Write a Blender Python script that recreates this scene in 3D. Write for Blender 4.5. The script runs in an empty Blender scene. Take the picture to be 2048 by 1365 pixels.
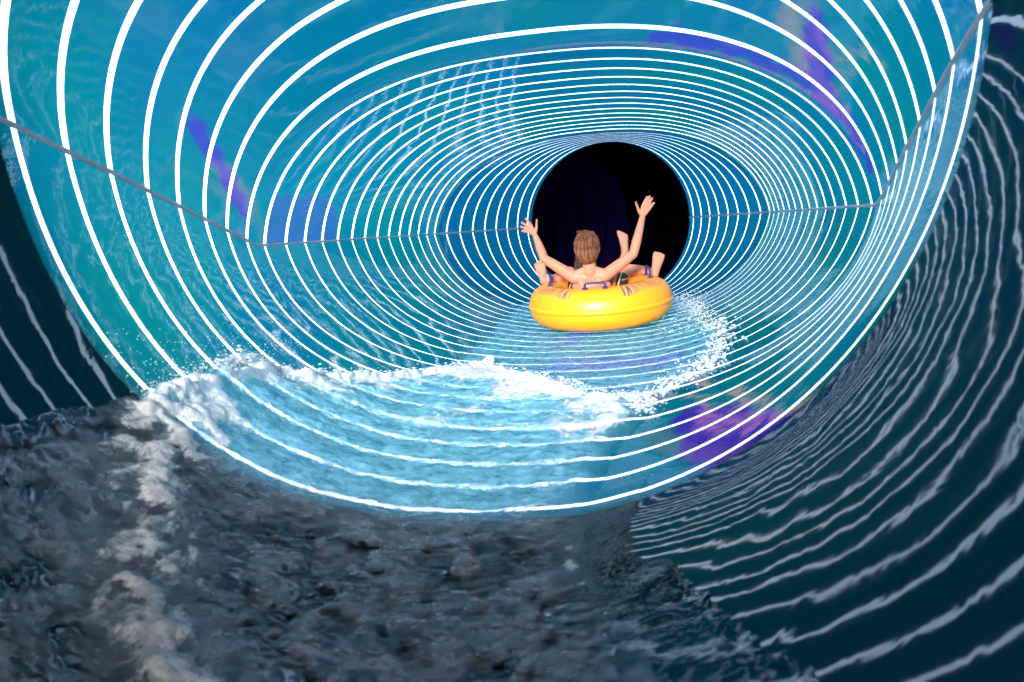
import bpy, bmesh, math, random
import numpy as np
from mathutils import Vector, Matrix, noise

random.seed(7)
SC = bpy.context.scene
COL = SC.collection

# ------------------------------------------------------------------ camera, sky, sun, exposure
cam_d = bpy.data.cameras.new("camera")
cam_d.sensor_width = 36.0; cam_d.lens = 24.0
cam_d.clip_start = 0.05; cam_d.clip_end = 400.0
cam_d.dof.use_dof = True; cam_d.dof.focus_distance = 4.9; cam_d.dof.aperture_fstop = 3.2
cam = bpy.data.objects.new("camera", cam_d); COL.objects.link(cam)
cam.matrix_world = Matrix(((0.98021724, 0.03223091, 0.1952827, 0),
                           (0.18708637, 0.17113641, -0.96732157, 0),
                           (-0.06459763, 0.98472001, 0.16172089, 0),
                           (0, 0, 0, 1)))
SC.camera = cam

SUN_EL, SUN_AZ = math.radians(19.0), math.radians(5.0)   # hazy daylight, also coming down the tube's unseen rear, opened for it behind the camera
world = bpy.data.worlds.new("World"); SC.world = world; world.use_nodes = True
wn = world.node_tree.nodes; wl = world.node_tree.links; wn.clear()
sky = wn.new('ShaderNodeTexSky'); sky.sky_type = 'NISHITA'; sky.sun_disc = False
sky.sun_elevation = SUN_EL; sky.sun_rotation = math.pi + SUN_AZ
bg = wn.new('ShaderNodeBackground'); bg.inputs['Strength'].default_value = 0.15
wo = wn.new('ShaderNodeOutputWorld')
wl.new(sky.outputs[0], bg.inputs[0]); wl.new(bg.outputs[0], wo.inputs[0])
sun_d = bpy.data.lights.new("sun", 'SUN'); sun_d.energy = .5; sun_d.angle = math.radians(10.0)
sun_d.color = (1.0, 0.985, 0.96)
sun = bpy.data.objects.new("sun", sun_d); COL.objects.link(sun)
ray_dir = Vector((math.sin(SUN_AZ)*math.cos(SUN_EL), math.cos(SUN_AZ)*math.cos(SUN_EL), -math.sin(SUN_EL)))
sun.rotation_euler = ray_dir.to_track_quat('-Z', 'Y').to_euler()
sun.location = (0, -6, 3)

SC.view_settings.view_transform = 'Standard'; SC.view_settings.look = 'None'
SC.view_settings.gamma = 1.0; SC.view_settings.use_curve_mapping = False
SC.view_settings.exposure = 4.1
SC.render.resolution_x = 1024; SC.render.resolution_y = 682
SC.render.engine = 'CYCLES'
SC.cycles.max_bounces = 10; SC.cycles.transparent_max_bounces = 12
SC.cycles.sample_clamp_indirect = 6.0


import numpy as np
# flume cross-sections, metres. ring index k, Y, XL, XR, z seam, z top, z bottom, top skew, power, seam kink (deg)
KEYS = [
 (-44.00,-4.50,-2.450,0.000,2.300,3.400,1.250,-0.14,2.15,3),
 (-30.20,-2.10,-2.150,0.350,1.450,2.620,0.700,-0.14,2.15,3),  # unseen floor raised to keep the sun off the foreground
 (-19.20,-0.18,-2.020,0.800,0.750,1.950,-0.440,-0.14,2.15,3),
 (-14.78,0.60,-1.922,0.846,0.520,1.620,-0.902,-0.14,2.15,3),
 (-12.78,0.95,-1.882,0.806,0.490,1.500,-0.862,-0.14,2.15,3),
 (-11.35,1.20,-1.854,0.778,0.460,1.410,-0.834,-0.14,2.15,3),
 (-9.92,1.45,-1.832,0.756,0.431,1.310,-0.812,-0.14,2.15,3),
 (-9.06,1.60,-1.825,0.749,0.423,1.303,-0.805,-0.14,2.15,3),
 (-8.35, 1.725,-1.822,0.746,0.417,1.300,-0.802,-0.16,2.2,4),
 (-8.0, 1.786,-1.821,0.750,0.398,1.250,-0.80,-0.13,2.2,4),
 (-7.0, 1.961,-1.812,0.766,0.337,1.200,-0.797,-0.12,2.2,5),
 (-6.0, 2.136,-1.812,0.792,0.285,1.150,-0.79,-0.10,2.2,5),
 (-5.0, 2.311,-1.815,0.818,0.228,1.095,-0.78,-0.07,2.25,6),
 (-4.0, 2.487,-1.822,0.843,0.175,1.055,-0.766,-0.07,2.3,6),
 (-3.0, 2.662,-1.836,0.874,0.125,0.985,-0.756,-0.04,2.3,7),
 (-2.0, 2.837,-1.853,0.905,0.075,0.903,-0.75,-0.02,2.35,8),
 (-1.0, 3.012,-1.871,0.935,0.027,0.810,-0.745,0,2.4,9),
 (-0.4, 3.108,-1.882,0.948,0.000,0.765,-0.738,0,2.4,10),
 ( 0.0, 3.180,-1.881,0.949,0.000,0.765,-0.738,0,2.4,10),
 ( 6.0, 4.442,-1.874,0.981,0.000,0.765,-0.772,0,2.4,10),
 (13.0, 5.914,-1.833,1.002,0.000,0.763,-0.800,0,2.4,10),
 (13.45,6.020,-1.826,1.000,0.000,0.752,-0.800,0,2.35,9),
 (21.0, 7.461,-1.251,0.507,0.000,0.837,-0.840,0,2.05,1),
 (21.45,7.545,-1.215,0.470,0.000,0.842,-0.842,0,2.0,0),
]
_K = np.array(KEYS, dtype=float)
def section(k):
    return [float(np.interp(k, _K[:,0], _K[:,i])) for i in range(1, _K.shape[1])]
def S(k, half, tau, inset=0.0):
    """point on the inside of the shell; half +1 top, -1 bottom; tau 0 = left seam, 1 = right seam"""
    Y,XL,XR,zs,zt,zb,sk,n,ph = section(k)
    ph = math.radians(ph); e = 2.0/n
    f = ph + (math.pi-2*ph)*(1-tau)
    c, s = math.cos(f), max(math.sin(f), 0.0)
    u = math.copysign(abs(c)**e, c)/(math.cos(ph)**e)
    s0 = math.sin(ph)**e
    v = (s**e - s0)/(1-s0)
    hw = (XR-XL)/2; xc=(XL+XR)/2
    H = (zt-zs) if half > 0 else (zs-zb)
    fr = 1-inset/ max(hw*abs(u)+H*v, .3) if inset else 1
    x = xc + u*hw*fr + (sk*v if half > 0 else 0)
    z = zs + half*v*H*fr
    return (x, Y, z)

# ------------------------------------------------------------------ helpers
def tag(o, label=None, cat=None, group=None, kind=None):
    if label: o['label'] = label
    if cat: o['category'] = cat
    if group: o['group'] = group
    if kind: o['kind'] = kind
    return o

def empty(name, loc=(0, 0, 0)):
    o = bpy.data.objects.new(name, None); COL.objects.link(o); o.location = loc
    o.empty_display_size = 0.2
    return o

def mesh_obj(name, verts, faces, mat, parent=None, smooth=True, attrs=None):
    me = bpy.data.meshes.new(name); me.from_pydata([tuple(v) for v in verts], [], faces); me.update()
    if mat: me.materials.append(mat)
    if smooth: me.polygons.foreach_set('use_smooth', [True]*len(me.polygons))
    for an, vals in (attrs or {}).items():
        a = me.attributes.new(an, 'FLOAT', 'POINT'); a.data.foreach_set('value', np.asarray(vals, dtype=np.float32))
    o = bpy.data.objects.new(name, me); COL.objects.link(o)
    if parent:
        o.parent = parent; o.matrix_parent_inverse = Matrix.Translation(-parent.location)
    return o

def me_obj(name, me, mat, parent=None, smooth=True):
    me.name = name
    me.materials.clear(); me.materials.append(mat)
    if smooth: me.polygons.foreach_set('use_smooth', [True]*len(me.polygons))
    o = bpy.data.objects.new(name, me); COL.objects.link(o)
    if parent:
        o.parent = parent; o.matrix_parent_inverse = Matrix.Translation(-parent.location)
    return o

def sstep(a, b, x):
    if a == b: return 1.0 if x >= a else 0.0
    t = min(max((x-a)/(b-a), 0.0), 1.0)
    return t*t*(3-2*t)

def fbm(p, octv=4, H=0.9, lac=2.1):
    return noise.fractal(Vector(p), H, lac, octv)

class NT:
    def __init__(self, name):
        self.m = bpy.data.materials.new(name); self.m.use_nodes = True
        self.t = self.m.node_tree; self.t.nodes.clear()
        self.out = self.t.nodes.new('ShaderNodeOutputMaterial')
    def n(self, typ, **kw):
        nd = self.t.nodes.new(typ)
        for k, v in kw.items():
            if k.startswith('_'): setattr(nd, k[1:], v)
            else: nd.inputs[k.replace('__', ' ')].default_value = v
        return nd
    def l(self, a, b): self.t.links.new(a, b)
    def coords(self, scale=(1, 1, 1)):
        g = self.n('ShaderNodeNewGeometry')
        mp = self.n('ShaderNodeMapping'); mp.inputs['Scale'].default_value = scale
        self.l(g.outputs['Position'], mp.inputs['Vector'])
        return mp.outputs[0]
    def noise(self, scale, detail=4, rough=.55, vscale=(1, 1, 1), dist=0.0):
        nz = self.n('ShaderNodeTexNoise', Scale=scale, Detail=detail, Roughness=rough, Distortion=dist)
        self.l(self.coords(vscale), nz.inputs['Vector'])
        return nz.outputs['Fac']
    def ramp(self, fac, stops):
        r = self.n('ShaderNodeValToRGB'); cr = r.color_ramp
        while len(cr.elements) < len(stops): cr.elements.new(0.5)
        for e, (p, c) in zip(cr.elements, stops):
            e.position = p; e.color = c if len(c) == 4 else (*c, 1)
        self.l(fac, r.inputs[0]); return r.outputs[0]
    def mixc(self, fac, a, b):
        m = self.n('ShaderNodeMix', _data_type='RGBA')
        for s, v in ((m.inputs[0], fac), (m.inputs[6], a), (m.inputs[7], b)):
            if hasattr(v, 'is_output'): self.l(v, s)
            elif isinstance(v, (int, float)): s.default_value = v
            else: s.default_value = (*v, 1)
        return m.outputs[2]
    def math(self, op, a, b=0.0, clamp=False):
        m = self.n('ShaderNodeMath', _operation=op, _use_clamp=clamp)
        for s, v in ((m.inputs[0], a), (m.inputs[1], b)):
            if hasattr(v, 'is_output'): self.l(v, s)
            else: s.default_value = v
        return m.outputs[0]
    def attr(self, name):
        a = self.n('ShaderNodeAttribute'); a.attribute_name = name; return a.outputs['Fac']
    def bump(self, h, strength, dist=0.02, normal=None):
        b = self.n('ShaderNodeBump', Strength=strength, Distance=dist)
        self.l(h, b.inputs['Height'])
        if normal: self.l(normal, b.inputs['Normal'])
        return b.outputs[0]
    def mixs(self, fac, a, b):
        m = self.n('ShaderNodeMixShader')
        if hasattr(fac, 'is_output'): self.l(fac, m.inputs[0])
        else: m.inputs[0].default_value = fac
        self.l(a, m.inputs[1]); self.l(b, m.inputs[2]); return m.outputs[0]
    def done(self, sh): self.l(sh, self.out.inputs[0]); return self.m

def principled(name, color, rough=.5, bump=None, sss=0.0, coat=0.0, spec=.5, var=0.0):
    t = NT(name); p = t.n('ShaderNodeBsdfPrincipled', Roughness=rough)
    p.inputs['Specular IOR Level'].default_value = spec
    p.inputs['Coat Weight'].default_value = coat
    if sss:
        p.inputs['Subsurface Weight'].default_value = sss
        p.inputs['Subsurface Scale'].default_value = 0.02
        p.inputs['Subsurface Radius'].default_value = (1, .35, .2)
    if var:
        nz = t.noise(9, 4)
        c = t.mixc(nz, tuple(x*(1-var) for x in color), tuple(min(x*(1+var), 1) for x in color))
        t.l(c, p.inputs['Base Color'])
    else: p.inputs['Base Color'].default_value = (*color, 1)
    if bump: t.l(t.bump(t.noise(bump[0], 5), bump[1], .01), p.inputs['Normal'])
    return t.done(p.outputs[0])

# ------------------------------------------------------------------ materials
def dark_bump(t):
    big = t.noise(3.0, 2, .5, (1, 1, 1), .3)
    mid = t.noise(14.0, 2, .5, (1.0, 1.0, 1.0), .4)
    b = t.bump(big, .5, .0030)
    return t.bump(mid, .4, .00045, b)

def wet_bump(t, amount):
    """long soft ripples of the thin water film running over the shell"""
    big = t.noise(2.2, 2, .5, (1, 1, 1.3), .4)
    mid = t.noise(9.0, 3, .6, (1.0, 2.2, 1.0), .6)
    fine = t.noise(46.0, 3, .6, (1, 1, 1))
    b = t.bump(big, .5, .010*amount)
    return t.bump(mid, .4, .0012*amount, b)

def shell_material(name, pigment_a, pigment_b, stripe=False, wet=1.0, ior=1.45, cover=.72):
    t = NT(name)
    if stripe:
        col = t.mixc(t.noise(3.0, 3), (.86, .86, .85), (.93, .93, .92))
        dcol = col
    else:
        nz = t.math('MULTIPLY_ADD', t.noise(1.1, 4, .6), 2.2, ) if False else t.noise(1.1, 4, .6)
        f = t.ramp(nz, [(0.36, (0, 0, 0)), (0.64, (1, 1, 1))])
        col = t.mixc(f, pigment_a, pigment_b)
        col = t.mixc(t.math('MULTIPLY', t.noise(14, 5, .6), .30), col, tuple(x*.72 for x in pigment_a))
        col = t.mixc(t.attr('painted_reflection'), col, (.015, .010, .11))  # violet reflection patches mixed into the pigment
        dcol = col
    tr = t.n('ShaderNodeBsdfTranslucent'); t.l(col, tr.inputs[0])
    df = t.n('ShaderNodeBsdfDiffuse'); t.l(dcol, df.inputs[0])
    base = t.mixs(.22 if not stripe else .25, tr.outputs[0], df.outputs[0])
    nb = wet_bump(t, wet)
    gl = t.n('ShaderNodeBsdfGlossy', Roughness=.035); t.l(nb, gl.inputs['Normal'])
    gl.inputs[0].default_value = (.95, .95, 1, 1)
    fr = t.n('ShaderNodeFresnel', IOR=ior); t.l(nb, fr.inputs['Normal'])
    # fresnel only from the inside face of the thin sheet matters; both sides are glossy gelcoat
    return t.done(t.mixs(t.math('MULTIPLY', fr.outputs[0], cover), base, gl.outputs[0]))

M_teal = shell_material("translucent_teal_gelcoat", (.0005, .061, .064), (.0005, .046, .084))
M_teal_wet = shell_material("wet_translucent_teal_gelcoat", (.0005, .061, .064), (.0005, .046, .084), wet=1.3, ior=1.5, cover=.75)
M_blue = shell_material("translucent_blue_gelcoat", (.0005, .041, .070), (.0005, .040, .084), wet=.5)
M_white = shell_material("translucent_white_gelcoat", None, None, True)

def dark_shell():
    t = NT("dark_gelcoat")
    col = t.mixc(t.noise(2.4, 5), (.0003, .0014, .0016), (.0006, .0026, .0028))
    df = t.n('ShaderNodeBsdfDiffuse'); t.l(col, df.inputs[0])
    nb = dark_bump(t)
    gl = t.n('ShaderNodeBsdfGlossy', Roughness=.03); t.l(nb, gl.inputs['Normal'])
    fr = t.n('ShaderNodeFresnel', IOR=1.75); t.l(nb, fr.inputs['Normal'])
    return t.done(t.mixs(fr.outputs[0], df.outputs[0], gl.outputs[0]))
M_dark = dark_shell()
M_black = principled("black_pipe_gelcoat", (.0006, .0007, .0011), .6, (8, .2), spec=.06)
M_navy = principled("navy_pipe_gelcoat", (.018, .009, .085), .6, (8, .2), spec=.06, var=.35)
M_joint = principled("black_joint_sealant", (.0003, .0003, .0004), .8, spec=.02)
M_seam = principled("grey_seam_sealant", (.30, .34, .40), .4)
M_seam_dim = principled("dull_seam_sealant", (.004, .005, .008), .6, spec=.1)
M_yellow = principled("yellow_vinyl", (.80, .275, .001), .42, (30, .04), sss=.0, coat=.05, var=.03)
M_band = principled("yellow_vinyl_seam", (.80, .29, .002), .38)
M_handle = principled("indigo_webbing", (.022, .016, .12), .6, (120, .4))
M_print = principled("indigo_ink", (.05, .045, .16), .6)
M_skin = principled("wet_skin", (.47, .185, .120), .55, (40, .08), sss=.12, spec=.25, var=.07)
M_eye = principled("eye_white", (.8, .8, .8), .2)
M_lip = principled("lip_skin", (.5, .17, .14), .4)

def hair_mat(name, a, b):
    t = NT(name); p = t.n('ShaderNodeBsdfPrincipled', Roughness=.62)
    p.inputs['Specular IOR Level'].default_value = .25
    f = t.noise(70, 3, .6, (1, 1, .10), .3)
    r = t.ramp(f, [(.36, a), (.62, b)])
    t.l(r, p.inputs['Base Color'])
    t.l(t.bump(f, .8, .008), p.inputs['Normal'])
    return t.done(p.outputs[0])
M_hair = hair_mat("light_brown_hair", (.055, .019, .009), (.20, .080, .038))
M_hair2 = hair_mat("dark_wet_hair", (.010, .006, .004), (.055, .030, .018))

def shorts_mat():
    t = NT("striped_swim_shorts"); p = t.n('ShaderNodeBsdfPrincipled', Roughness=.7)
    g = t.n('ShaderNodeNewGeometry')
    sx = t.n('ShaderNodeSeparateXYZ'); t.l(g.outputs['Position'], sx.inputs[0])
    # bands run down the leg, tilted a little
    v = t.math('ADD', t.math('MULTIPLY', sx.outputs[0], 1.0), t.math('MULTIPLY', sx.outputs[2], -.28))
    v = t.math('FRACT', t.math('ADD', t.math('MULTIPLY', v, 8.4), .47))
    c = t.ramp(v, [(0, (.018, .010, .010)), (.42, (.030, .015, .018)), (.44, (.9, .12, .008)), (.64, (.9, .12, .008)),
                   (.66, (.012, .008, .008)), (.80, (.012, .008, .008)), (.82, (.42, .42, .10)), (.88, (.42, .42, .10)), (.90, (.018, .010, .010))])
    c.node.color_ramp.interpolation = 'CONSTANT'
    w = t.math('FRACT', t.math('MULTIPLY', sx.outputs[2], 17))
    w2 = t.ramp(w, [(0, (0, 0, 0)), (.8, (0, 0, 0)), (.82, (1, 1, 1)), (.93, (0, 0, 0))]); w2.node.color_ramp.interpolation = 'CONSTANT'
    c2 = t.mixc(t.math('MULTIPLY', w2, t.math('LESS_THAN', v, .42)), c, (.45, .40, .20))
    t.l(c2, p.inputs['Base Color'])
    t.l(t.bump(t.noise(25, 3), .4, .01), p.inputs['Normal'])
    return t.done(p.outputs[0])
M_shorts = shorts_mat()

def water_mat():
    t = NT("aerated_water")
    a = t.attr('aeration'); white = t.attr('foam'); fore = t.attr('torn'); dark = t.attr('dark')
    hl = t.ramp(t.noise(15, 4, .6, (.65, 1.25, 1), .8), [(.49, (0, 0, 0)), (.55, (1, 1, 1))])
    hf = t.ramp(t.noise(48, 3, .6, (.6, 1.3, 1), .5), [(.47, (0, 0, 0)), (.56, (1, 1, 1))])
    torn = t.math('MULTIPLY', fore, t.math('MAXIMUM', hl, t.math('MULTIPLY', hf, .7)), True)
    a = t.math('MULTIPLY', a, t.math('SUBTRACT', 1.0, t.math('MULTIPLY', torn, .92)))
    spk = t.noise(120, 3, .65); mid = t.noise(16, 6, .62, (1, 1.0, 1), .6); streak = t.noise(20, 5, .6, (1, .45, 1), 1.0)
    sb = t.n('ShaderNodeBump', Distance=.017); t.l(t.math('MULTIPLY', t.math('ADD', .035, t.math('MULTIPLY', t.attr('aeration'), 1.6), True), t.math('SUBTRACT', 1.0, t.math('MULTIPLY', dark, .82))), sb.inputs['Strength'])
    t.l(t.noise(28, 4, .55, (1.0, 1.2, 1)), sb.inputs['Height']); surf = sb.outputs[0]
    sb2 = t.n('ShaderNodeBump', Distance=.0008); t.l(t.math('MULTIPLY', t.attr('aeration'), .9, True), sb2.inputs['Strength'])
    t.l(t.noise(120, 3, .6), sb2.inputs['Height']); t.l(surf, sb2.inputs['Normal']); surf = sb2.outputs[0]
    midc = t.ramp(mid, [(.34, (0, 0, 0)), (.60, (1, 1, 1))])
    milk = t.math('MULTIPLY', a, t.math('ADD', .50, t.math('MULTIPLY', midc, .85)), True)
    fo = t.math('ADD', white, t.math('MULTIPLY', t.math('SUBTRACT', streak, .56), 1.4))
    fo = t.math('MULTIPLY', fo, 1.0)
    fo = t.ramp(fo, [(.24, (0, 0, 0)), (.52, (1, 1, 1))])
    fo = t.math('MULTIPLY', fo, t.math('ADD', .45, t.math('MULTIPLY', spk, 1.1)), True)
    fo = t.math('MULTIPLY', fo, t.math('MULTIPLY', a, 3.0, True), True)
    rf = t.n('ShaderNodeBsdfRefraction', Roughness=0.0, IOR=1.12); t.l(surf, rf.inputs['Normal'])
    rf.inputs[0].default_value = (.93, .97, 1, 1)
    rough_b = t.n('ShaderNodeBump', Distance=.020); t.l(t.math('MULTIPLY', fore, .55), rough_b.inputs['Strength'])
    t.l(t.noise(13, 2, .45, (.55, 1.5, 1), 1.2), rough_b.inputs['Height']); t.l(surf, rough_b.inputs['Normal']); surf = rough_b.outputs[0]
    milkc = t.mixc(fo, t.mixc(fore, (.27, .64, .80), (.36, .41, .50)), (.84, .86, .90))
    df = t.n('ShaderNodeBsdfDiffuse'); t.l(milkc, df.inputs[0]); t.l(surf, df.inputs['Normal'])
    tl = t.n('ShaderNodeBsdfTranslucent'); t.l(milkc, tl.inputs[0])
    body = t.mixs(.45, df.outputs[0], tl.outputs[0])
    op = t.math('MAXIMUM', t.math('MULTIPLY', milk, .90), fo)
    sh = t.mixs(op, rf.outputs[0], body)
    gl = t.n('ShaderNodeBsdfGlossy', Roughness=.03); t.l(surf, gl.inputs['Normal'])
    fr = t.n('ShaderNodeFresnel', IOR=1.33); t.l(surf, fr.inputs['Normal'])
    frm = t.math('MULTIPLY', fr.outputs[0], t.math('ADD', t.math('SUBTRACT', .32, t.math('MULTIPLY', a, .30), True), t.math('MULTIPLY', dark, .85), True))
    return t.done(t.mixs(frm, sh, gl.outputs[0]))
M_water = water_mat()

def foam_mat():
    t = NT("white_foam")
    col = t.mixc(t.noise(60, 4), (.76, .79, .83), (.86, .88, .90))
    df = t.n('ShaderNodeBsdfDiffuse'); t.l(col, df.inputs[0])
    tl = t.n('ShaderNodeBsdfTranslucent'); t.l(col, tl.inputs[0])
    tp = t.n('ShaderNodeBsdfTransparent')
    s = t.mixs(.5, df.outputs[0], tl.outputs[0])
    return t.done(t.mixs(.38, s, tp.outputs[0]))
M_foam = foam_mat()

def ground_mat():
    t = NT("pale_concrete"); p = t.n('ShaderNodeBsdfPrincipled', Roughness=.9)
    c = t.mixc(t.noise(.6, 6), (.62, .61, .58), (.74, .73, .70)); t.l(c, p.inputs['Base Color'])
    return t.done(p.outputs[0])
M_ground = ground_mat()

# ------------------------------------------------------------------ unseen pale ground, added to bounce daylight onto the lower shells
g = 90.0
N = 12
gv = []; gf = []
for i in range(N+1):
    for j in range(N+1):
        gv.append((-g+2*g*i/N, -g+2*g*j/N, -3.2 - .03*math.sin(i*1.7+j)))
for i in range(N):
    for j in range(N):
        a = i*(N+1)+j; gf.append((a, a+N+1, a+N+2, a+1))
tag(mesh_obj("added_unseen_ground", gv, gf, M_ground), kind='structure')

# ------------------------------------------------------------------ flume shells
def inpoly(x, y, P):
    c = False; j = len(P)-1
    for i in range(len(P)):
        (x1, y1), (x2, y2) = P[i], P[j]
        if (y1 > y) != (y2 > y) and x < (x2-x1)*(y-y1)/(y2-y1)+x1: c = not c
        j = i
    return c
UP_REFLECTIONS = [[(-4.2, .115), (-3.4, .118), (-1.0, .052), (-1.3, .030), (-2.4, .062)],
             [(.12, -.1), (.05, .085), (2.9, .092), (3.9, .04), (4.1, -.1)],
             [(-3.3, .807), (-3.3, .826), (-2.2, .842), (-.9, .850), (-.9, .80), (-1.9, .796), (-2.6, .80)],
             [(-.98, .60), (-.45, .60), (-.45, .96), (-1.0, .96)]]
LOW_REFLECTIONS = [[(-3.6, .645), (-5.6, .705), (-8.6, .745), (-8.6, .665), (-6.2, .645), (-5.0, .632)],
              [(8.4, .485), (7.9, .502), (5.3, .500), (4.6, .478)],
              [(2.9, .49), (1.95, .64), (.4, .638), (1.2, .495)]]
def painted_reflection(k, tau, half):  # violet and blue reflections painted into the shell colour as patches
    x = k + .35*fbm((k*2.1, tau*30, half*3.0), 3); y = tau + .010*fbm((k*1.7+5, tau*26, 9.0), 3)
    for n_, P in enumerate(UP_REFLECTIONS if half > 0 else LOW_REFLECTIONS):
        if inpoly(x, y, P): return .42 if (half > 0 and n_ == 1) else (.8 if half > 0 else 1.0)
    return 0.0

def strip(k0, k1, half, t0=0.0, t1=1.0, nk=3, nt=110, inset=0.0):
    vs = []; fs = []; st = []
    for i in range(nk+1):
        k = k0+(k1-k0)*i/nk
        for j in range(nt+1):
            tau = t0+(t1-t0)*j/nt
            vs.append(S(k, half, tau, inset)); st.append(painted_reflection(k, tau, half))
    for i in range(nk):
        for j in range(nt):
            a = i*(nt+1)+j
            q = (a, a+1, a+nt+2, a+nt+1)
            fs.append(q[::-1] if half > 0 else q)
    return vs, fs, st

def add(acc, part):
    o = len(acc[0]); acc[0].extend(part[0]); acc[1].extend([tuple(i+o for i in f) for f in part[1]]); acc[2].extend(part[2])

def seam_parts(k0, k1, parent, width, mat=None, nk=30):
    for tau in (0.0, 1.0):
        vs = []; fs = []
        sgn = 1 if tau == 0 else -1
        prof = [(-.5, 0), (-.38, .006), (.38, .006), (.5, 0)]
        for i in range(nk+1):
            k = k0+(k1-k0)*i/nk; p = Vector(S(k, 1, tau))
            for (a, b) in prof: vs.append((p.x + sgn*(b+.001), p.y, p.z + a*width))
        n = len(prof)
        for i in range(nk):
            for j in range(n-1):
                a = i*n+j; fs.append((a, a+1, a+n+1, a+n))
        mesh_obj("seam_strip", vs, fs, mat or M_seam, parent)

def rim(k, parent, mat, name="joint_flange", out=.07, thick=.018, inset=.0):
    """bolted flange standing out round the outside of the shell"""
    loop = [S(k, 1, i/60) for i in range(61)] + [S(k, -1, 1-i/60) for i in range(1, 60)]
    Y = loop[0][1]; cx = sum(p[0] for p in loop)/len(loop); cz = sum(p[2] for p in loop)/len(loop)
    n = len(loop); vs = []
    for (r0, dy) in ((.004, -thick/2), (out, -thick/2), (out, thick/2), (.004, thick/2)):
        for p in loop:
            d = Vector((p[0]-cx, 0, p[2]-cz)); L = d.length; d.normalize()
            vs.append((p[0]+d.x*r0, Y+dy, p[2]+d.z*r0))
    fs = []
    for q in range(4):
        for i in range(n):
            a, b = q*n+i, q*n+(i+1) % n; c, d_ = ((q+1) % 4)*n+(i+1) % n, ((q+1) % 4)*n+i
            fs.append((a, b, c, d_))
    return mesh_obj(name, vs, fs, mat, parent)

def flume(name, label, cat, k0, k1, rings, uw, lw, mat_u, mat_l, seam_w):
    root = empty(name, (section(k0)[5]*0 - .45, section(k0)[0], -1.0)); tag(root, label, cat)
    for half, hw, mat, nm in ((1, uw, mat_u, "upper_shell"), (-1, lw, mat_l, "lower_shell")):
        acc = ([], [], []); cur = k0
        for r in rings:
            add(acc, strip(cur, r-hw, half)); cur = r+hw
        add(acc, strip(cur, k1, half))
        mesh_obj(nm, acc[0], acc[1], mat, root, attrs={'painted_reflection': acc[2]})
        for r in rings:
            v, f_, s_ = strip(r-hw, r+hw, half, nk=1)
            mesh_obj("stripe", v, f_, M_white, root)
    seam_parts(k0, k1, root, seam_w)
    return root

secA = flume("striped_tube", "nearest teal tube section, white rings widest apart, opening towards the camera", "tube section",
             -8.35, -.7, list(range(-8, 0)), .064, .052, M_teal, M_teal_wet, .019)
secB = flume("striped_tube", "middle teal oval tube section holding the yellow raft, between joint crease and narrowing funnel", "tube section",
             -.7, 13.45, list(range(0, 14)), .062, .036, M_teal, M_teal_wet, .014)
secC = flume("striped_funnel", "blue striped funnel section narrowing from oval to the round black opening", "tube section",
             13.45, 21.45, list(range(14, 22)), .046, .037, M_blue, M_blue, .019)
rim(13.45, secC, M_seam, out=.03, thick=.010)

# dark entrance tube round the camera, unseen rear opened and raised to direct sunlight
ent = empty("entrance_tube", (-.5, 0, -1.0))
tag(ent, "dark glossy wet tube section in the foreground reflecting the white rings", "tube section")
for half, nm in ((1, "upper_shell"), (-1, "lower_shell")):
    v, f_, s_ = strip(-44, -8.35, half, nk=110, nt=110)
    mesh_obj(nm, v, f_, M_dark, ent)
rim(-8.36, ent, M_joint)
rim(-43.9, ent, M_joint)

# round dark exit pipe bending away to the left
ex = empty("exit_pipe", (-.37, 7.6, -.9))
tag(ex, "round black opening of the dark pipe bending left at the tunnel end", "pipe")
PC = Vector((-.3725, 7.545, 0)); PR = .836; BR = 1.7; STR = .06
def pipe_frame(s):
    if s < STR: return PC+Vector((0, s, 0)), Vector((1, 0, 0))
    th = (s-STR)/BR
    return PC+Vector((-BR*(1-math.cos(th)), STR+BR*math.sin(th), 0)), Vector((math.cos(th), math.sin(th), 0))
def pipe_seg(s0, s1, r, n=8, nt=72, flip=False):
    vs = []; fs = []
    for i in range(n+1):
        c, o = pipe_frame(s0+(s1-s0)*i/n)
        for j in range(nt):
            a = 2*math.pi*j/nt; vs.append(c + o*(r*math.cos(a)) + Vector((0, 0, r*math.sin(a))))
    for i in range(n):
        for j in range(nt):
            a = i*nt+j; b = i*nt+(j+1) % nt; fs.append((a, b, b+nt, a+nt))
    return vs, fs
D = math.radians
edges = [0, STR+BR*D(42), STR+BR*D(52), STR+BR*D(62), STR+BR*D(72), STR+BR*D(83), STR+BR*D(96), STR+BR*D(125), STR+BR*D(150)]
for i in range(8):
    v, f_ = pipe_seg(edges[i], edges[i+1], PR)
    mesh_obj("pipe_segment", v, f_, M_black if i == 0 else M_navy, ex)
    if i:
        v, f_ = pipe_seg(edges[i]-.006, edges[i]+.008, PR-.003, 1)
        mesh_obj("joint_ring", v, f_, M_joint, ex)
c, o = pipe_frame(edges[-1]); vs = [c]+[c+o*(PR*math.cos(2*math.pi*j/48))+Vector((0, 0, PR*math.sin(2*math.pi*j/48))) for j in range(48)]
mesh_obj("pipe_end", vs, [(0, 1+j, 1+(j+1) % 48) for j in range(48)], M_navy, ex)
# pipe seam on its right wall
vs = []; fs = []
for i in range(13):
    c, o = pipe_frame(edges[1]*i/12)
    for dz in (-.008, .008): vs.append(c+o*(PR-.004)+Vector((0, 0, dz+.02)))
for i in range(12): fs.append((2*i, 2*i+1, 2*i+3, 2*i+2))
mesh_obj("seam_strip", vs, fs, M_seam_dim, ex)
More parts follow.
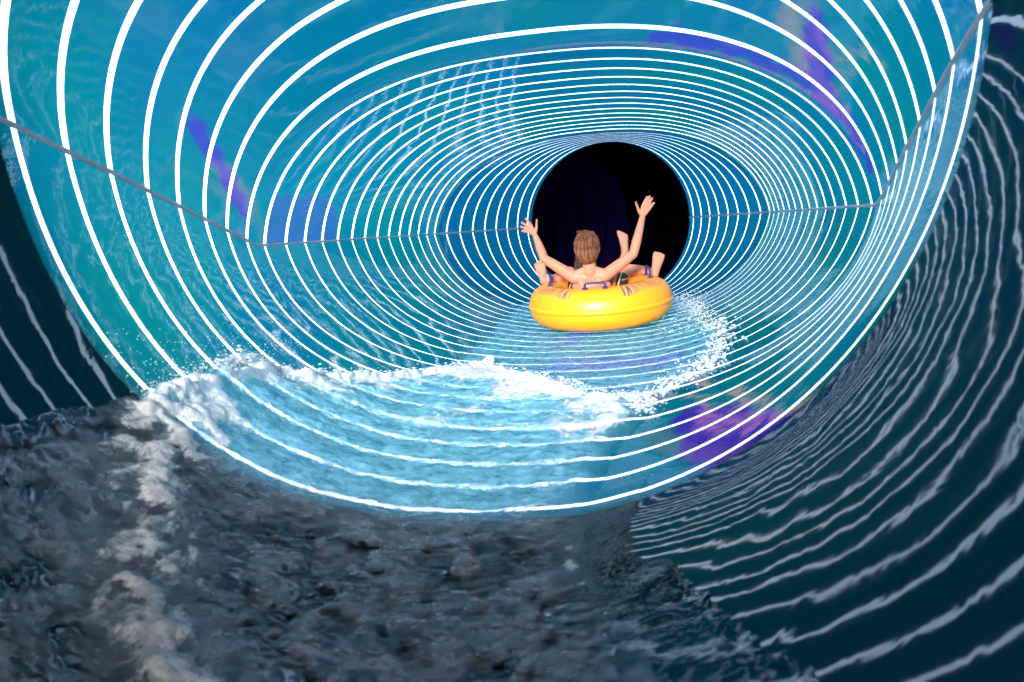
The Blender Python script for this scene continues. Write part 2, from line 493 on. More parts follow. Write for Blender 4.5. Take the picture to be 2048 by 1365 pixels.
# closing collar between funnel and pipe
vs = []; n = 96
for r_, y in ((.848, 7.540), (.835, 7.546)):
    for j in range(n):
        a = 2*math.pi*j/n; vs.append((-.3725+r_*math.cos(a), y, r_*math.sin(a)))
mesh_obj("collar", vs, [(j, (j+1) % n, n+(j+1) % n, n+j) for j in range(n)], M_joint, ex)

# ------------------------------------------------------------------ flowing water on the floor
def lerp(tab, x):
    return float(np.interp(x, [a for a, b in tab], [b for a, b in tab]))
# frothy main mass: left and right limits along the flume (ring index -> share of the way across)
ML = [(-16, .20), (-12, .215), (-10, .222), (-9, .232), (-8.2, .236), (-7.3, .226), (-6, .221), (-4.8, .217), (-4.3, .247), (-2.2, .297), (.6, .385), (1.7, .415)]
MR = [(-16, .70), (-14, .667), (-13.2, .650), (-11.6, .618), (-9.9, .590), (-9, .588), (-7.8, .588), (-5.5, .588), (-3.8, .606), (-2.6, .590), (-2, .552), (0, .487), (1.5, .425), (1.7, .416)]
# thin film further on
FL = [(-3, .30), (.6, .385), (3.6, .362), (10, .338), (16, .31), (21.4, .30)]
FR = [(-4.5, .60), (-2.5, .60), (-1.65, .625), (0, .675), (3.2, .708), (9, .690), (16, .672), (21.4, .67)]
def water_state(k, tau):
    n1 = fbm((k*.5, tau*14, 1.3), 4); n2 = fbm((k*1.9, tau*42, 4.1), 4); n3 = fbm((k*6, tau*130, 7.7), 3)
    q_ = 1 - .75*sstep(-7.8, -8.8, k)*sstep(.45, .52, tau)
    kk = k + (.35*n1 + .12*n2)*q_; tt = tau + (.006*n1 + .004*n2)*q_ + (.0015*n3 if k > -8 else 0)
    h = 0.0; air = 0.0; foam = 0.0
    # film
    if kk > -4.5:
        dl = tt-lerp(FL, kk); dr = lerp(FR, kk)-tt; d = min(dl, dr)
        if d > 0:
            e = sstep(0, .03, d); h += .010*e + .006*e*(n2+.5)
            air += .46*sstep(0, .02, d)
            foam += .26*sstep(.040, .0, dr)*sstep(0, .006, dr)*(.6+1.3*n2) + .20*sstep(.03, 0, dl)*sstep(0, .004, dl)
            # wake beside and behind the raft
            if 3 < k < 14: foam += .22*sstep(.09, .0, abs(tau-.655))*(.6+n2)
    # main mass
    if kk < 1.8:
        dl = tt-lerp(ML, kk); dr = lerp(MR, kk)-tt; d = min(dl, dr)
        if d > 0:
            e = sstep(0, .018 + .05*sstep(-7.8, -9.5, k), d)
            ridge_l = math.exp(-((dl-.012)/.012)**2); ridge_r = math.exp(-((dr-.010)/.010)**2)
            front = sstep(-6.5, -3.8, k)
            sm = 1-.6*sstep(-7.8, -9, k); h += .035*e + (.020*n1 + .010*n2 + .004*n3)*e*sm; h += sm*sstep(-7.8, -9, k)*e*.006*fbm((k*2.6, tau*22, 2.2), 2)
            h += .055*ridge_l*(.75+.7*n2)*(0.35+.65*sstep(-9, -6, k)) + .030*ridge_r*(.6+.7*n2)*front
            air = max(air, .72*sstep(0, .035, dr)*sstep(0, .012, dl))
            foam += (.62+.5*n2)*sstep(.12, .0, dl)*e*(.4+.6*sstep(-6.4,-4,k)) + .55*sstep(.04, .0, dl)*e*(.55+.45*sstep(-8.6, -5.5, k))
            foam += (.95+.7*n2)*sstep(.13, .0, dr)*e*front
            fl = sstep(.024, .010, dr)*sstep(0, .006, dr)*(1-front)*sstep(-8.4, -9.4, k)*(.75+.6*n2); foam += .75*fl; air = max(air, .6*fl); h += .006*max(fl, 0)
            # foam tongue inside the mass
            foam += .42*math.exp(-((tau-(.47+.028*(k+2.5)))/.022)**2)*sstep(-6, -4.5, k)*sstep(-.6, -1.8, k)
            # thick foam running down the left of the foreground
            fc = lerp([(-14, .52), (-13, .46), (-12.1, .395), (-11.1, .350), (-10.2, .325), (-9.2, .290), (-8.4, .265), (-7, .25)], k)
            foam += (.66+.75*n2+.3*n1)*math.exp(-((tau-fc+.016*n1)/.050)**2)*sstep(-6.3, -7.6, k)
            h += .045*math.exp(-((tau-fc+.012*n1)/.035)**2)*sstep(-6.0, -8.0, k)*(.7+.8*n2)
            # torn dark holes in the foreground
            h = max(h, .0045*sstep(0, .004, d))
            if k < -8.0:
                hole = sstep(.0, .30, n1*.45+n2*.9+.10*n3)*sstep(-8.2, -9.6, k)
                hole *= 1-.8*math.exp(-((tau-fc)/.05)**2)
                air *= 1-.85*hole; foam *= 1-.7*hole; h = max(h-.018*hole, .004)
            dk = sstep(-7.6, -8.7, k); air *= 1-.30*dk; foam *= 1-.10*dk
            foam += .22*max(n2, 0)*sstep(-7.5, -5.5, k)*sstep(.42, .30, tau)
    if k < -7.6 and tau > .5:
        d3 = lerp(MR, k) + .030 + .020*n1 + .008*n2 - tau
        if d3 > 0: h = max(h, (.0010+.0014*(n2+.6))*sstep(0, .02, d3)+.0013); air = max(air, .035*sstep(0, .03, d3)*(1+n2)*sstep(-7.6, -9, k))
    if k < -8 and tau < .30:      # broken left margin in the dark section
        air *= sstep(-.35, .25, n2+ (tau-.235)*14)
    return h, min(air, 1), min(max(foam, 0), 1)

def water_grid(k0, k1, nk, t0, t1, nt):
    ks = [k0+(k1-k0)*i/nk for i in range(nk+1)]; ts = [t0+(t1-t0)*j/nt for j in range(nt+1)]
    vs = []; A = []; F = []; H = []; T_ = []; DK = []
    for k in ks:
        for tau in ts:
            h, a, fo = water_state(k, tau)
            vs.append(S(k, -1, tau, .006-.0045*sstep(-7.8, -8.6, k)+max(h, 0))); A.append(a); F.append(fo); H.append(h); DK.append(sstep(-7.9, -8.6, k)*(1-fo)); T_.append(sstep(-7.9, -8.8, k+.4*fbm((k, tau*20, 3), 2))*(1-.75*fo)*sstep(0, .02, lerp(MR, k)-tau))
    fs = []
    for i in range(nk):
        for j in range(nt):
            a = i*(nt+1)+j; q = (a, a+1, a+nt+2, a+nt+1)
            if max(H[x] for x in q) > .0012: fs.append(q)
    return vs, fs, A, F, T_, DK
v, f_, A, F, T1, D1 = water_grid(-14.5, 2.2, 400, .195, .700, 230)
# second, coarser sheet further down the flume
v2, f2, A2, F2, T2, D2 = water_grid(2.2, 21.4, 190, .27, .73, 150)
o = len(v); v += v2; f_ += [tuple(i+o for i in q) for q in f2]; A += A2; F += F2; T1 += T2; D1 += D2
used = sorted({i for q in f_ for i in q}); remap = {u: i for i, u in enumerate(used)}
wat = mesh_obj("water", [v[i] for i in used], [tuple(remap[i] for i in q) for q in f_], M_water,
               attrs={'aeration': [A[i] for i in used], 'foam': [F[i] for i in used], 'torn': [T1[i] for i in used], 'dark': [D1[i] for i in used]})
tag(wat, "milky aerated water streaming down the tube floor", kind='structure')

# ------------------------------------------------------------------ foam clumps and spray
ICO = None
def ico():
    global ICO
    if ICO is None:
        bm = bmesh.new(); bmesh.ops.create_icosphere(bm, subdivisions=1, radius=1)
        ICO = ([v.co.copy() for v in bm.verts], [tuple(x.index for x in f.verts) for f in bm.faces]); bm.free()
    return ICO
def droplets(points, name):
    iv, if_ = ico(); vs = []; fs = []
    for (p, r, st) in points:
        o = len(vs)
        for q in iv: vs.append((p[0]+q.x*r*st, p[1]+q.y*r*random.uniform(.8, 1.3), p[2]+q.z*r))
        fs.extend([(a+o, b+o, c+o) for a, b, c in if_])
    return mesh_obj(name, vs, fs, M_foam)

def along(tab_k_t):
    """random point on a polyline given as (k, tau)"""
    i = random.randrange(len(tab_k_t)-1); u = random.random()
    (a, b), (c, d) = tab_k_t[i], tab_k_t[i+1]
    return a+(c-a)*u, b+(d-b)*u
pts = []
crest = [(-8.2, .238), (-7.3, .226), (-6.1, .221), (-4.8, .217), (-4.4, .25), (-2.2, .297), (.6, .385), (1.6, .414), (0, .487), (-2, .552), (-2.4, .585), (-3.8, .606)]
edge2 = [(16, .672), (12, .68), (9, .69), (5, .70), (3.2, .708), (1.2, .69), (0, .675), (-.8, .65), (-1.65, .625), (-2.5, .60)]
for _ in range(2600):
    k, tau = along(crest); k += random.gauss(0, .16); tau += random.gauss(0, .006)
    hh = abs(random.gauss(0, .022)) + .02
    r = random.choice([.001, .0013, .0016, .002, .003])
    pts.append((S(k, -1, tau, hh), r, 1.4))
for _ in range(1300):
    k, tau = along(edge2); k += random.gauss(0, .5); tau += random.gauss(-.006, .014)
    pts.append((S(k, -1, tau, abs(random.gauss(0, .012))+.008), random.choice([.0015, .002, .003, .0045, .006]), 1.3))
for _ in range(500):          # scattered over the film to the right of the raft
    k = random.uniform(5, 15); tau = random.gauss(.67, .03)
    pts.append((S(k, -1, tau, abs(random.gauss(0, .03))+.01), random.choice([.002, .003, .0045]), 1.2))
for _ in range(420):          # flecks on the walls just above the waterline
    k = random.uniform(-8.3, -2); tau = random.gauss(.20, .018)
    pts.append((S(k, -1, tau, .004), random.choice([.001, .0015, .0022]), 1.2))
for _ in range(9):
    pts.append(((random.uniform(-1.1, .3), random.uniform(5.6, 7.2), random.uniform(-.5, .25)), random.choice([.0015, .0022]), 1))
tag(droplets(pts, "spray"), "white spray drops along the wave crests", kind='stuff')

def foam_lumps(path, n, rmin, rmax, lift, spread):
    iv, if_ = ico(); vs = []; fs = []
    for _ in range(n):
        k, tau = along(path); k += random.gauss(0, spread*12); tau += random.gauss(0, spread)
        r = random.uniform(rmin, rmax); p = S(k, -1, tau, lift*random.uniform(.3, 1.0))
        o = len(vs)
        for q in iv:
            s = r*(1+.35*noise.noise(Vector((p[0]*30+q.x*2, p[1]*30+q.y*2, q.z*2))))
            vs.append((p[0]+q.x*s*1.6, p[1]+q.y*s*1.6, p[2]+q.z*s*.75))
        fs.extend([(a+o, b+o, c+o) for a, b, c in if_])
    return vs, fs
acc_v, acc_f = [], []
for args in ((crest[2:9], 620, .003, .008, .050, .008), (crest[7:], 560, .003, .007, .040, .009), (edge2[4:], 200, .003, .008, .010, .009)):
    v, f_ = foam_lumps(*args); o = len(acc_v); acc_v += v; acc_f += [tuple(i+o for i in q) for q in f_]
tag(mesh_obj("foam", acc_v, acc_f, M_foam), "white froth heaped on the wave crests", kind='stuff')

# ------------------------------------------------------------------ raft
raft = empty("inflatable_raft", (-.340, 5.08, -.72))
tag(raft, "yellow inflatable ring raft with indigo handles carrying two riders", "raft")
RC = Vector((-.340, 5.08, -.568)); RM = .365; RA, RB = .158, .150
tilt = Matrix.Rotation(D(3.0), 4, 'X') @ Matrix.Rotation(D(-1.0), 4, 'Y')
def torus_pt(a, b, grow=0.0):
    # vinyl ring: slightly squared cross-section
    ca, cb = math.cos(b), math.sin(b)
    e = .88
    x = math.copysign(abs(ca)**e, ca)*(RA+grow); z = math.copysign(abs(cb)**e, cb)*(RB+grow)
    wr = 1 + .012*math.sin(a*34)*max(0, -math.cos(b))       # puckers on the inner side
    p = Vector(((RM+x*wr)*math.cos(a), (RM+x*wr)*math.sin(a), z))
    return RC + (tilt @ p)
na, nb = 144, 40
vs = [torus_pt(2*math.pi*i/na, 2*math.pi*j/nb) for i in range(na) for j in range(nb)]
fs = [(i*nb+j, ((i+1) % na)*nb+j, ((i+1) % na)*nb+(j+1) % nb, i*nb+(j+1) % nb) for i in range(na) for j in range(nb)]
mesh_obj("air_tube", vs, fs, M_yellow, raft)
# welded seam round the widest line
vs = []; fs = []; m = 5
for i in range(na):
    a = 2*math.pi*i/na
    for (b, gr) in ((-.085, 0), (-.05, .006), (0, .009), (.05, .006), (.085, 0)): vs.append(torus_pt(a, b, gr))
for i in range(na):
    for j in range(m-1):
        fs.append((i*m+j, ((i+1) % na)*m+j, ((i+1) % na)*m+j+1, i*m+j+1))
mesh_obj("welded_seam", vs, fs, M_band, raft)
# floor of the ring
vs = [RC+tilt@Vector((0, 0, -.09))]; nn = 48
for i in range(nn): vs.append(RC+tilt@Vector(((RM-.13)*math.cos(2*math.pi*i/nn), (RM-.13)*math.sin(2*math.pi*i/nn), -.085)))
mesh_obj("raft_floor", vs, [(0, 1+i, 1+(i+1) % nn) for i in range(nn)], M_band, raft)

def tube(path, r, n=8, closed=False, flat=1.0):
    vs = []; fs = []; L = len(path)
    for i, p in enumerate(path):
        p = Vector(p)
        a = Vector(path[(i-1) % L]) if (closed or i) else p
        b = Vector(path[(i+1) % L]) if (closed or i < L-1) else p
        d = (b-a).normalized(); up = Vector((0, 0, 1)) if abs(d.z) < .9 else Vector((0, 1, 0))
        s = d.cross(up).normalized(); t = s.cross(d)
        for j in range(n):
            c = 2*math.pi*j/n; vs.append(p+s*(r*math.cos(c))+t*(r*flat*math.sin(c)))
    for i in range(L if closed else L-1):
        for j in range(n):
            fs.append((i*n+j, i*n+(j+1) % n, ((i+1) % L)*n+(j+1) % n, ((i+1) % L)*n+j))
    if not closed:
        fs.append(tuple(range(n))[::-1]); fs.append(tuple((L-1)*n+j for j in range(n)))
    return vs, fs
def handle(a, b, length, height, lab=None):
    base = torus_pt(a, b); nrm = (torus_pt(a, b, .05)-base).normalized()
    tang = (torus_pt(a+.05, b)-torus_pt(a-.05, b)).normalized()
    path = [base-tang*length/2-nrm*.01, base-tang*length/2+nrm*height*.8, base-tang*length*.44+nrm*height,
            base+tang*length*.44+nrm*height, base+tang*length/2+nrm*height*.8, base+tang*length/2-nrm*.01]
    v, f = tube(path, .0085, 8)
    h = mesh_obj("handle", v, f, M_handle, raft)
    for s in (-1, 1):
        c = base+tang*s*length/2; w = .02; vs = []
        for (u, q) in ((-1, -1), (1, -1), (1, 1), (-1, 1)):
            for e in (.001, .007):
                side = tang.cross(nrm)
                vs.append(c+tang*u*w+side*q*w+nrm*e)
        f = [(1, 3, 5, 7), (0, 2, 3, 1), (2, 4, 5, 3), (4, 6, 7, 5), (6, 0, 1, 7)]
        mesh_obj("handle_patch", vs, f, M_handle, h, smooth=False)
handle(D(-90), D(84), .14, .040)
handle(D(186), D(92), .16, .070)
handle(D(10), D(90), .16, .070)

# worn, unreadable slanted lettering in two arcs
rnd = random.Random(11)
def letter_stroke(a0, b0, a1, b1, w):
    vs = []
    for i in range(5):
        u = i/4; a = a0+(a1-a0)*u; b = b0+(b1-b0)*u
        for s in (-1, 1): vs.append(torus_pt(a+s*w, b, .0015))
    o = [(2*i, 2*i+1, 2*i+3, 2*i+2) for i in range(4)]
    return vs, o
for a_lo, a_hi, lean in ((D(-152), D(-112), 1), (D(-66), D(-22), -1)):
    acc = ([], [])
    n = 15
    for i in range(n):
        a = a_lo+(a_hi-a_lo)*i/(n-1)
        big = sstep(.5, 1, i/(n-1)) if lean > 0 else sstep(.5, 0, i/(n-1))
        b_top = D(78); b_bot = D(52-12*big-rnd.uniform(0, 5))
        w = .006+.010*big*rnd.random()
        v, f = letter_stroke(a, b_bot, a+lean*D(rnd.uniform(-3, 2.5)), b_top, w)
        o = len(acc[0]); acc[0].extend(v); acc[1].extend([tuple(x+o for x in q) for q in f])
        if i % 3 == 1:
            v, f = letter_stroke(a-D(1.5), D(64), a+D(2.5), D(68), .006)
            o = len(acc[0]); acc[0].extend(v); acc[1].extend([tuple(x+o for x in q) for q in f])
    for i in range(7):
        a = a_lo+(a_hi-a_lo)*(i+1)/8
        v, f = letter_stroke(a, D(86), a+lean*D(2.5), D(96), .016)
        o = len(acc[0]); acc[0].extend(v); acc[1].extend([tuple(x+o for x in q) for q in f])
    mesh_obj("printed_lettering", acc[0], acc[1], M_print, raft)

# ------------------------------------------------------------------ people
def capsule(bm, p0, r0, p1, r1, seg=14):
    p0, p1 = Vector(p0), Vector(p1); d = p1-p0; L = max(d.length, 1e-4); d.normalize()
    q = d.to_track_quat('Z', 'Y').to_matrix()
    rings = []
    rows = [(-math.cos(t)*r0, math.sin(t)*r0, 0) for t in (math.pi/2*k/4 for k in range(1, 5))]
    rows += [(L+math.cos(t)*r1, math.sin(t)*r1, 0) for t in (math.pi/2*(1-k/4) for k in range(0, 4))][::1]
    rows = [(z, r) for z, r, _ in rows]
    rows = sorted(rows[:4])+sorted(rows[4:])
    bot = bm.verts.new(p0+q@Vector((0, 0, -r0))); top = bm.verts.new(p0+q@Vector((0, 0, L+r1)))
    for z, r in rows:
        rings.append([bm.verts.new(p0+q@Vector((r*math.cos(2*math.pi*j/seg), r*math.sin(2*math.pi*j/seg), z))) for j in range(seg)])
    for j in range(seg):
        bm.faces.new((bot, rings[0][(j+1) % seg], rings[0][j]))
        bm.faces.new((top, rings[-1][j], rings[-1][(j+1) % seg]))
    for a, b in zip(rings, rings[1:]):
        for j in range(seg): bm.faces.new((a[j], a[(j+1) % seg], b[(j+1) % seg], b[j]))
def ellipsoid(bm, c, r, rot=None):
    m = Matrix.Translation(Vector(c)) @ (rot or Matrix.Identity(4)) @ Matrix.Diagonal((*r, 1))
    bmesh.ops.create_uvsphere(bm, u_segments=24, v_segments=16, radius=1, matrix=m)
def fuse(bm, voxel, smooth=4, fac=.5, minus=None):
    """union of overlapping closed forms into one continuous skin"""
    me = bpy.data.meshes.new("tmp"); bm.to_mesh(me); bm.free()
    o = bpy.data.objects.new("tmp", me); COL.objects.link(o)
    r = o.modifiers.new("r", 'REMESH'); r.mode = 'VOXEL'; r.voxel_size = voxel; r.use_smooth_shade = True
    if smooth:
        s = o.modifiers.new("s", 'SMOOTH'); s.factor = fac; s.iterations = smooth
    dg = bpy.context.evaluated_depsgraph_get(); dg.update()
    new = bpy.data.meshes.new_from_object(o.evaluated_get(dg))
    bpy.data.objects.remove(o); bpy.data.meshes.remove(me)
    return new

def foot(bm, heel, ball, toes_dir, side, sc=1.0):
    sc *= 1.28
    """heel -> ball wedge with five toes fanned along 'side'"""
    heel, ball = Vector(heel), Vector(ball); td = Vector(toes_dir).normalized(); side = Vector(side).normalized()
    capsule(bm, heel, .026*sc, heel.lerp(ball, .55), .024*sc)
    for u, rr in ((-1, .016), (0, .018), (1, .015)):
        capsule(bm, heel.lerp(ball, .25)+side*u*.006, .020*sc, ball+side*u*.018*sc, rr*sc)
    for i, (u, L, rr) in enumerate(((-1.25, .030, .0105), (-.55, .030, .008), (.05, .028, .0075), (.65, .024, .007), (1.2, .018, .007))):
        b = ball+side*u*.021*sc; capsule(bm, b, rr*sc*1.1, b+td*(L*sc)-side*0.0, rr*sc)

def hand(bm, wrist, palm, fingers, thumb, fr=.0090):
    w, p = Vector(wrist), Vector(palm)
    for b, t in fingers:
        b, t = Vector(b), Vector(t)
        capsule(bm, w.lerp(p, .35), .015, b, .0105)                 # metacarpal
        mid = b.lerp(t, .5)+Vector((0, -.004, 0))
        capsule(bm, b, fr*1.08, mid, fr); capsule(bm, mid, fr, t, fr*.86)
    tb, tt = Vector(thumb[0]), Vector(thumb[1]); base = w.lerp(p, .35)
    capsule(bm, base, .016, tb, .0115); mid = tb.lerp(tt, .5)
    capsule(bm, tb, .0105, mid, .0092); capsule(bm, mid, .0092, tt, .0078)

def head(bm, c, s=1.0, yaw=0.0):
    R = Matrix.Rotation(yaw, 4, 'Z'); c = Vector(c)
    def P(x, y, z): return c + (R @ Vector((x*s, y*s, z*s)))
    ellipsoid(bm, P(0, 0, .02), (.076*s, .092*s, .088*s), R)
    ellipsoid(bm, P(0, .022, -.035), (.060*s, .066*s, .075*s), R)    # face
    capsule(bm, P(0, .060, -.085), .024*s, P(0, .040, -.080), .030*s)  # chin
    capsule(bm, P(0, .090, .0), .008*s, P(0, .103, -.030), .012*s)  # nose
    capsule(bm, P(-.020, .085, -.056), .010*s, P(.020, .085, -.056), .010*s)  # lips
    capsule(bm, P(-.03, .080, .026), .012*s, P(.03, .080, .026), .012*s)  # brow
    for sx in (-1, 1):                                            # ears
        capsule(bm, P(sx*.080, .004, .012), .011*s, P(sx*.079, .006, -.022), .009*s)
        capsule(bm, P(sx*.086, -.004, .012), .008*s, P(sx*.083, .0, -.012), .007*s)

def face_parts(parent, c, s=1.0):
    c = Vector(c)
    for sx in (-1, 1):
        bm = bmesh.new(); ellipsoid(bm, c+Vector((sx*.030, .079, .006))*s, (.012*s, .010*s, .008*s))
        me = bpy.data.meshes.new("eye"); bm.to_mesh(me); bm.free(); me_obj("eye", me, M_eye, parent)

def strands(center, pts_fn, n, seed, length=(.05, .11), r=.0022):
    rr = random.Random(seed); vs = []; fs = []
    for _ in range(n):
        a = rr.uniform(0, 2*math.pi); e = rr.uniform(-.35, 1.35)
        path = pts_fn(a, e, rr.uniform(*length), rr)
        v, f = tube(path, r*rr.uniform(.6, 1.3), 4)
        o = len(vs); vs += v; fs += [tuple(i+o for i in q) for q in f]
    return vs, fs

# --- boy in the middle, back to the camera, arms up
boy = empty("person", (-.373, 5.0, -.66))
tag(boy, "brown-haired person in patterned shorts, bare back to camera, both arms raised", "person")
HC = (-.400, 4.862, -.175)
bm = bmesh.new()
head(bm, HC)
capsule(bm, (-.392, 4.855, -.24), .044, (-.388, 4.865, -.335), .048)             # neck
capsule(bm, (-.50, 4.880, -.372), .046, (-.288, 4.880, -.368), .046)             # shoulder girdle
capsule(bm, (-.435, 4.90, -.375), .055, (-.340, 4.90, -.373), .055)
ellipsoid(bm, (-.385, 4.925, -.455), (.142, .088, .120))                         # ribcage
ellipsoid(bm, (-.378, 4.965, -.555), (.122, .090, .110))                         # waist
ellipsoid(bm, (-.373, 5.02, -.610), (.130, .105, .075))                          # pelvis
for sx in (-1, 1):                                                              # shoulder blades, traps
    capsule(bm, (-.388+sx*.062, 4.862, -.40), .030, (-.388+sx*.052, 4.872, -.47), .026)
    capsule(bm, (-.388+sx*.03, 4.865, -.325), .030, (-.388+sx*.10, 4.875, -.355), .036)
# right arm
capsule(bm, (-.272, 4.875, -.362), .046, (-.200, 4.855, -.310), .041)
capsule(bm, (-.200, 4.855, -.310), .041, (-.080, 4.825, -.225), .032)
capsule(bm, (-.080, 4.825, -.225), .032, (-.055, 4.832, -.14), .033)
capsule(bm, (-.055, 4.832, -.14), .033, (-.013, 4.85, .012), .021)
hand(bm, (-.013, 4.85, .012), (.003, 4.85, .056),
     [((-.010, 4.85, .090), (.024, 4.852, .155)), ((.009, 4.85, .097), (.043, 4.855, .158)),
      ((.027, 4.85, .094), (.060, 4.852, .144)), ((.039, 4.85, .075), (.069, 4.85, .112))],
     ((-.034, 4.845, .066), (-.051, 4.84, .124)))
# left arm
capsule(bm, (-.515, 4.878, -.362), .045, (-.600, 4.865, -.300), .040)
capsule(bm, (-.600, 4.865, -.300), .040, (-.706, 4.85, -.225), .032)
capsule(bm, (-.706, 4.85, -.225), .032, (-.728, 4.852, -.160), .032)
capsule(bm, (-.728, 4.852, -.160), .032, (-.762, 4.87, -.066), .021)
hand(bm, (-.762, 4.87, -.066), (-.780, 4.87, -.018),
     [((-.791, 4.87, .021), (-.826, 4.87, .066)), ((-.807, 4.87, .008), (-.856, 4.87, .040)),
      ((-.815, 4.87, -.010), (-.866, 4.87, .012)), ((-.809, 4.87, -.028), (-.857, 4.87, -.020))],
     ((-.752, 4.868, -.003), (-.746, 4.862, .052)))
# left leg over the side of the ring
capsule(bm, (-.445, 5.04, -.58), .075, (-.573, 5.235, -.365), .052)
capsule(bm, (-.573, 5.240, -.362), .050, (-.660, 5.215, -.400), .046)
capsule(bm, (-.660, 5.215, -.400), .045, (-.757, 5.20, -.405), .027)
foot(bm, (-.765, 5.195, -.412), (-.795, 5.215, -.300), (-.25, .1, 1), (-1, 0, -.15))
# right leg
capsule(bm, (-.30, 5.04, -.58), .075, (-.135, 5.285, -.372), .052)
capsule(bm, (-.135, 5.288, -.366), .048, (-.040, 5.27, -.375), .043)
capsule(bm, (-.040, 5.27, -.375), .043, (.050, 5.25, -.396), .026)
foot(bm, (.062, 5.245, -.405), (.098, 5.262, -.288), (.25, .1, 1), (1, 0, -.1))
me_obj("body", fuse(bm, .0042, 3, .45), M_skin, boy)
face_parts(boy, HC)
# hair
hc = Vector(HC)
bm = bmesh.new()
ellipsoid(bm, hc+Vector((0, -.004, .030)), (.087, .098, .094))
ellipsoid(bm, hc+Vector((0, -.030, -.020)), (.083, .072, .090))
ellipsoid(bm, hc+Vector((0, -.038, -.045)), (.074, .054, .056))
capsule(bm, hc+Vector((-.045, .03, .09)), .03, hc+Vector((.03, .04, .095)), .032)
hair = me_obj("hair", fuse(bm, .005, 4), M_hair, boy)
for vtx in hair.data.vertices:
    d = vtx.co-hc; ang = math.atan2(d.x, -d.y)
    n_ = .5*math.sin(ang*26+3*math.sin(d.z*22))+noise.noise(Vector((ang*5, d.z*9, 2)))
    vtx.co += Vector((d.x, d.y, 0)).normalized()*(.0011*n_)
def short_hair(a, e, L, rr):
    out = []
    for i in range(5):
        ee = e - i*L/4/.09
        x, y, z = .089*math.cos(ee)*math.sin(a), -.006-.099*math.cos(ee)*math.cos(a), .030+.097*math.sin(ee)
        if z < -.02: y = y*1.0; x *= .97
        w = 1+.012*rr.random()+(.06 if i == 4 and rr.random() < .12 else 0)
        out.append(hc+Vector((x*w, y*w, z*w if z > 0 else z*1.12)))
    return out
def sh(a, e, L, rr):
    a = rr.gauss(0, 1.25); e = rr.uniform(.15, 1.5); return short_hair(a, e, L, rr)
v, f_ = strands(hc, sh, 520, 5, (.07, .14), .0019)
# a few stray tufts on the crown
rr = random.Random(2)
for i in range(26):
    b = hc+Vector((rr.uniform(-.055, .02), rr.uniform(-.03, .02), .118-.00*i))
    d = Vector((rr.uniform(-.018, .006), rr.uniform(-.01, .01), rr.uniform(.006, .020)))
    vv, ff = tube([b, b+d*.6, b+d+Vector((-.006, 0, -.002))], .0016, 4); o = len(v); v += vv; f_ += [tuple(x+o for x in q) for q in ff]
mesh_obj("hair_strands", v, f_, M_hair, hair)
# shorts
bm = bmesh.new()
ellipsoid(bm, (-.373, 5.015, -.600), (.146, .118, .080))
capsule(bm, (-.29, 5.03, -.575), .092, (-.195, 5.185, -.445), .078)
capsule(bm, (-.455, 5.03, -.575), .092, (-.530, 5.165, -.450), .076)
capsule(bm, (-.235, 4.99, -.52), .045, (-.195, 5.10, -.420), .050)
capsule(bm, (-.515, 4.97, -.53), .038, (-.520, 5.06, -.47), .040)
sm = fuse(bm, .006, 3)
for vtx in sm.vertices:
    vtx.co += vtx.normal*(.004*noise.noise(vtx.co*28))
me_obj("shorts", sm, M_shorts, boy)

# --- second rider lying back in front of the boy
kid = empty("person", (-.40, 5.35, -.66))
tag(kid, "mostly hidden rider with dark wet hair in front, one bare foot raised", "person")
K2 = (-.432, 5.12, -.262)
bm = bmesh.new()
head(bm, K2, .88)
capsule(bm, (-.430, 5.12, -.32), .036, (-.425, 5.14, -.40), .040)
capsule(bm, (-.50, 5.16, -.44), .038, (-.33, 5.17, -.44), .038)
ellipsoid(bm, (-.41, 5.23, -.49), (.105, .11, .070))
ellipsoid(bm, (-.39, 5.34, -.53), (.100, .12, .062))
capsule(bm, (-.49, 5.17, -.45), .032, (-.545, 5.29, -.50), .027)                # left arm down
capsule(bm, (-.545, 5.29, -.50), .027, (-.50, 5.42, -.47), .018)
hand(bm, (-.50, 5.42, -.47), (-.495, 5.455, -.462), [((-.52, 5.48, -.46), (-.525, 5.52, -.465)), ((-.505, 5.485, -.46), (-.505, 5.53, -.465)), ((-.49, 5.485, -.46), (-.485, 5.525, -.465)), ((-.476, 5.475, -.46), (-.468, 5.51, -.465))], ((-.475, 5.445, -.455), (-.455, 5.46, -.45)), .006)
capsule(bm, (-.33, 5.17, -.45), .032, (-.275, 5.29, -.48), .027)
capsule(bm, (-.275, 5.29, -.48), .027, (-.30, 5.40, -.45), .018)
hand(bm, (-.30, 5.40, -.45), (-.303, 5.435, -.442), [((-.325, 5.46, -.44), (-.328, 5.50, -.445)), ((-.31, 5.465, -.44), (-.31, 5.51, -.445)), ((-.295, 5.465, -.44), (-.29, 5.505, -.445)), ((-.281, 5.455, -.44), (-.273, 5.49, -.445))], ((-.28, 5.425, -.435), (-.262, 5.44, -.43)), .006)
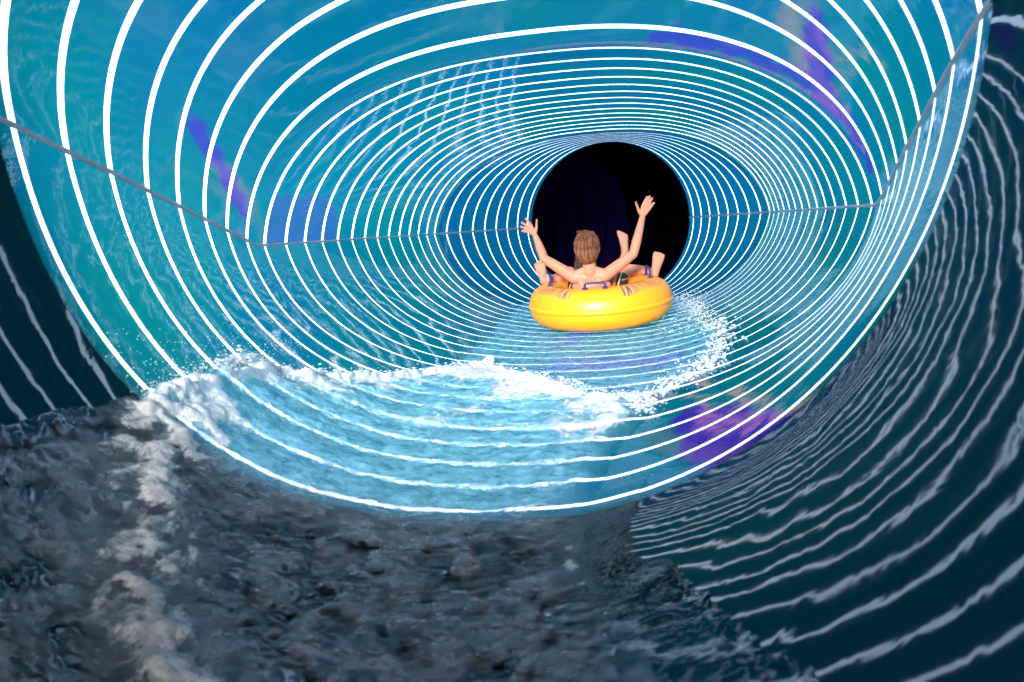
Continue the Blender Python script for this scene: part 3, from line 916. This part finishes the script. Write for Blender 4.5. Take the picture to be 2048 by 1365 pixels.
capsule(bm, (-.34, 5.38, -.53), .062, (-.205, 5.47, -.42), .045)                # right thigh
capsule(bm, (-.205, 5.47, -.42), .043, (-.155, 5.49, -.235), .025)
foot(bm, (-.155, 5.492, -.225), (-.165, 5.515, -.118), (-.22, .05, 1), (1, 0, -.25), .92)
capsule(bm, (-.44, 5.38, -.53), .060, (-.49, 5.55, -.46), .043)                 # left leg, resting ahead
capsule(bm, (-.49, 5.55, -.46), .040, (-.46, 5.72, -.53), .024)
foot(bm, (-.46, 5.72, -.54), (-.46, 5.79, -.50), (0, .6, .6), (-1, 0, 0), .85)
me_obj("body", fuse(bm, .0045, 3, .45), M_skin, kid)
face_parts(kid, K2, .88)
bm = bmesh.new(); c2 = Vector(K2)
ellipsoid(bm, c2+Vector((0, -.008, .022)), (.078, .088, .086))
ellipsoid(bm, c2+Vector((0, -.035, -.03)), (.074, .060, .085))
capsule(bm, c2+Vector((-.050, -.04, -.02)), .030, c2+Vector((-.058, -.055, -.105)), .018)
capsule(bm, c2+Vector((.045, -.04, -.02)), .030, c2+Vector((.080, -.05, -.08)), .018)
hair2 = me_obj("hair", fuse(bm, .006, 3), M_hair2, kid)
v, f_ = [], []
rr = random.Random(8)
for i in range(90):
    s = -1 if i % 2 else 1
    x0 = s*rr.uniform(.03, .078)
    p = [c2+Vector((x0, -.03, .03)), c2+Vector((x0*1.12, -.05, -.04)), c2+Vector((x0*1.05+s*rr.uniform(-.005, .012), -.065, -.09)), c2+Vector((x0+s*rr.uniform(-.01, .02), -.075, -.13-rr.uniform(0, .02)))]
    vv, ff = tube(p, .0028, 4); o = len(v); v += vv; f_ += [tuple(x+o for x in q) for q in ff]
mesh_obj("hair_strands", v, f_, M_hair2, hair2)
bm = bmesh.new()
ellipsoid(bm, (-.39, 5.36, -.545), (.112, .11, .068))
capsule(bm, (-.35, 5.38, -.53), .072, (-.26, 5.435, -.465), .060)
capsule(bm, (-.43, 5.38, -.53), .070, (-.465, 5.47, -.495), .058)
me_obj("shorts", fuse(bm, .007, 3), M_handle, kid)
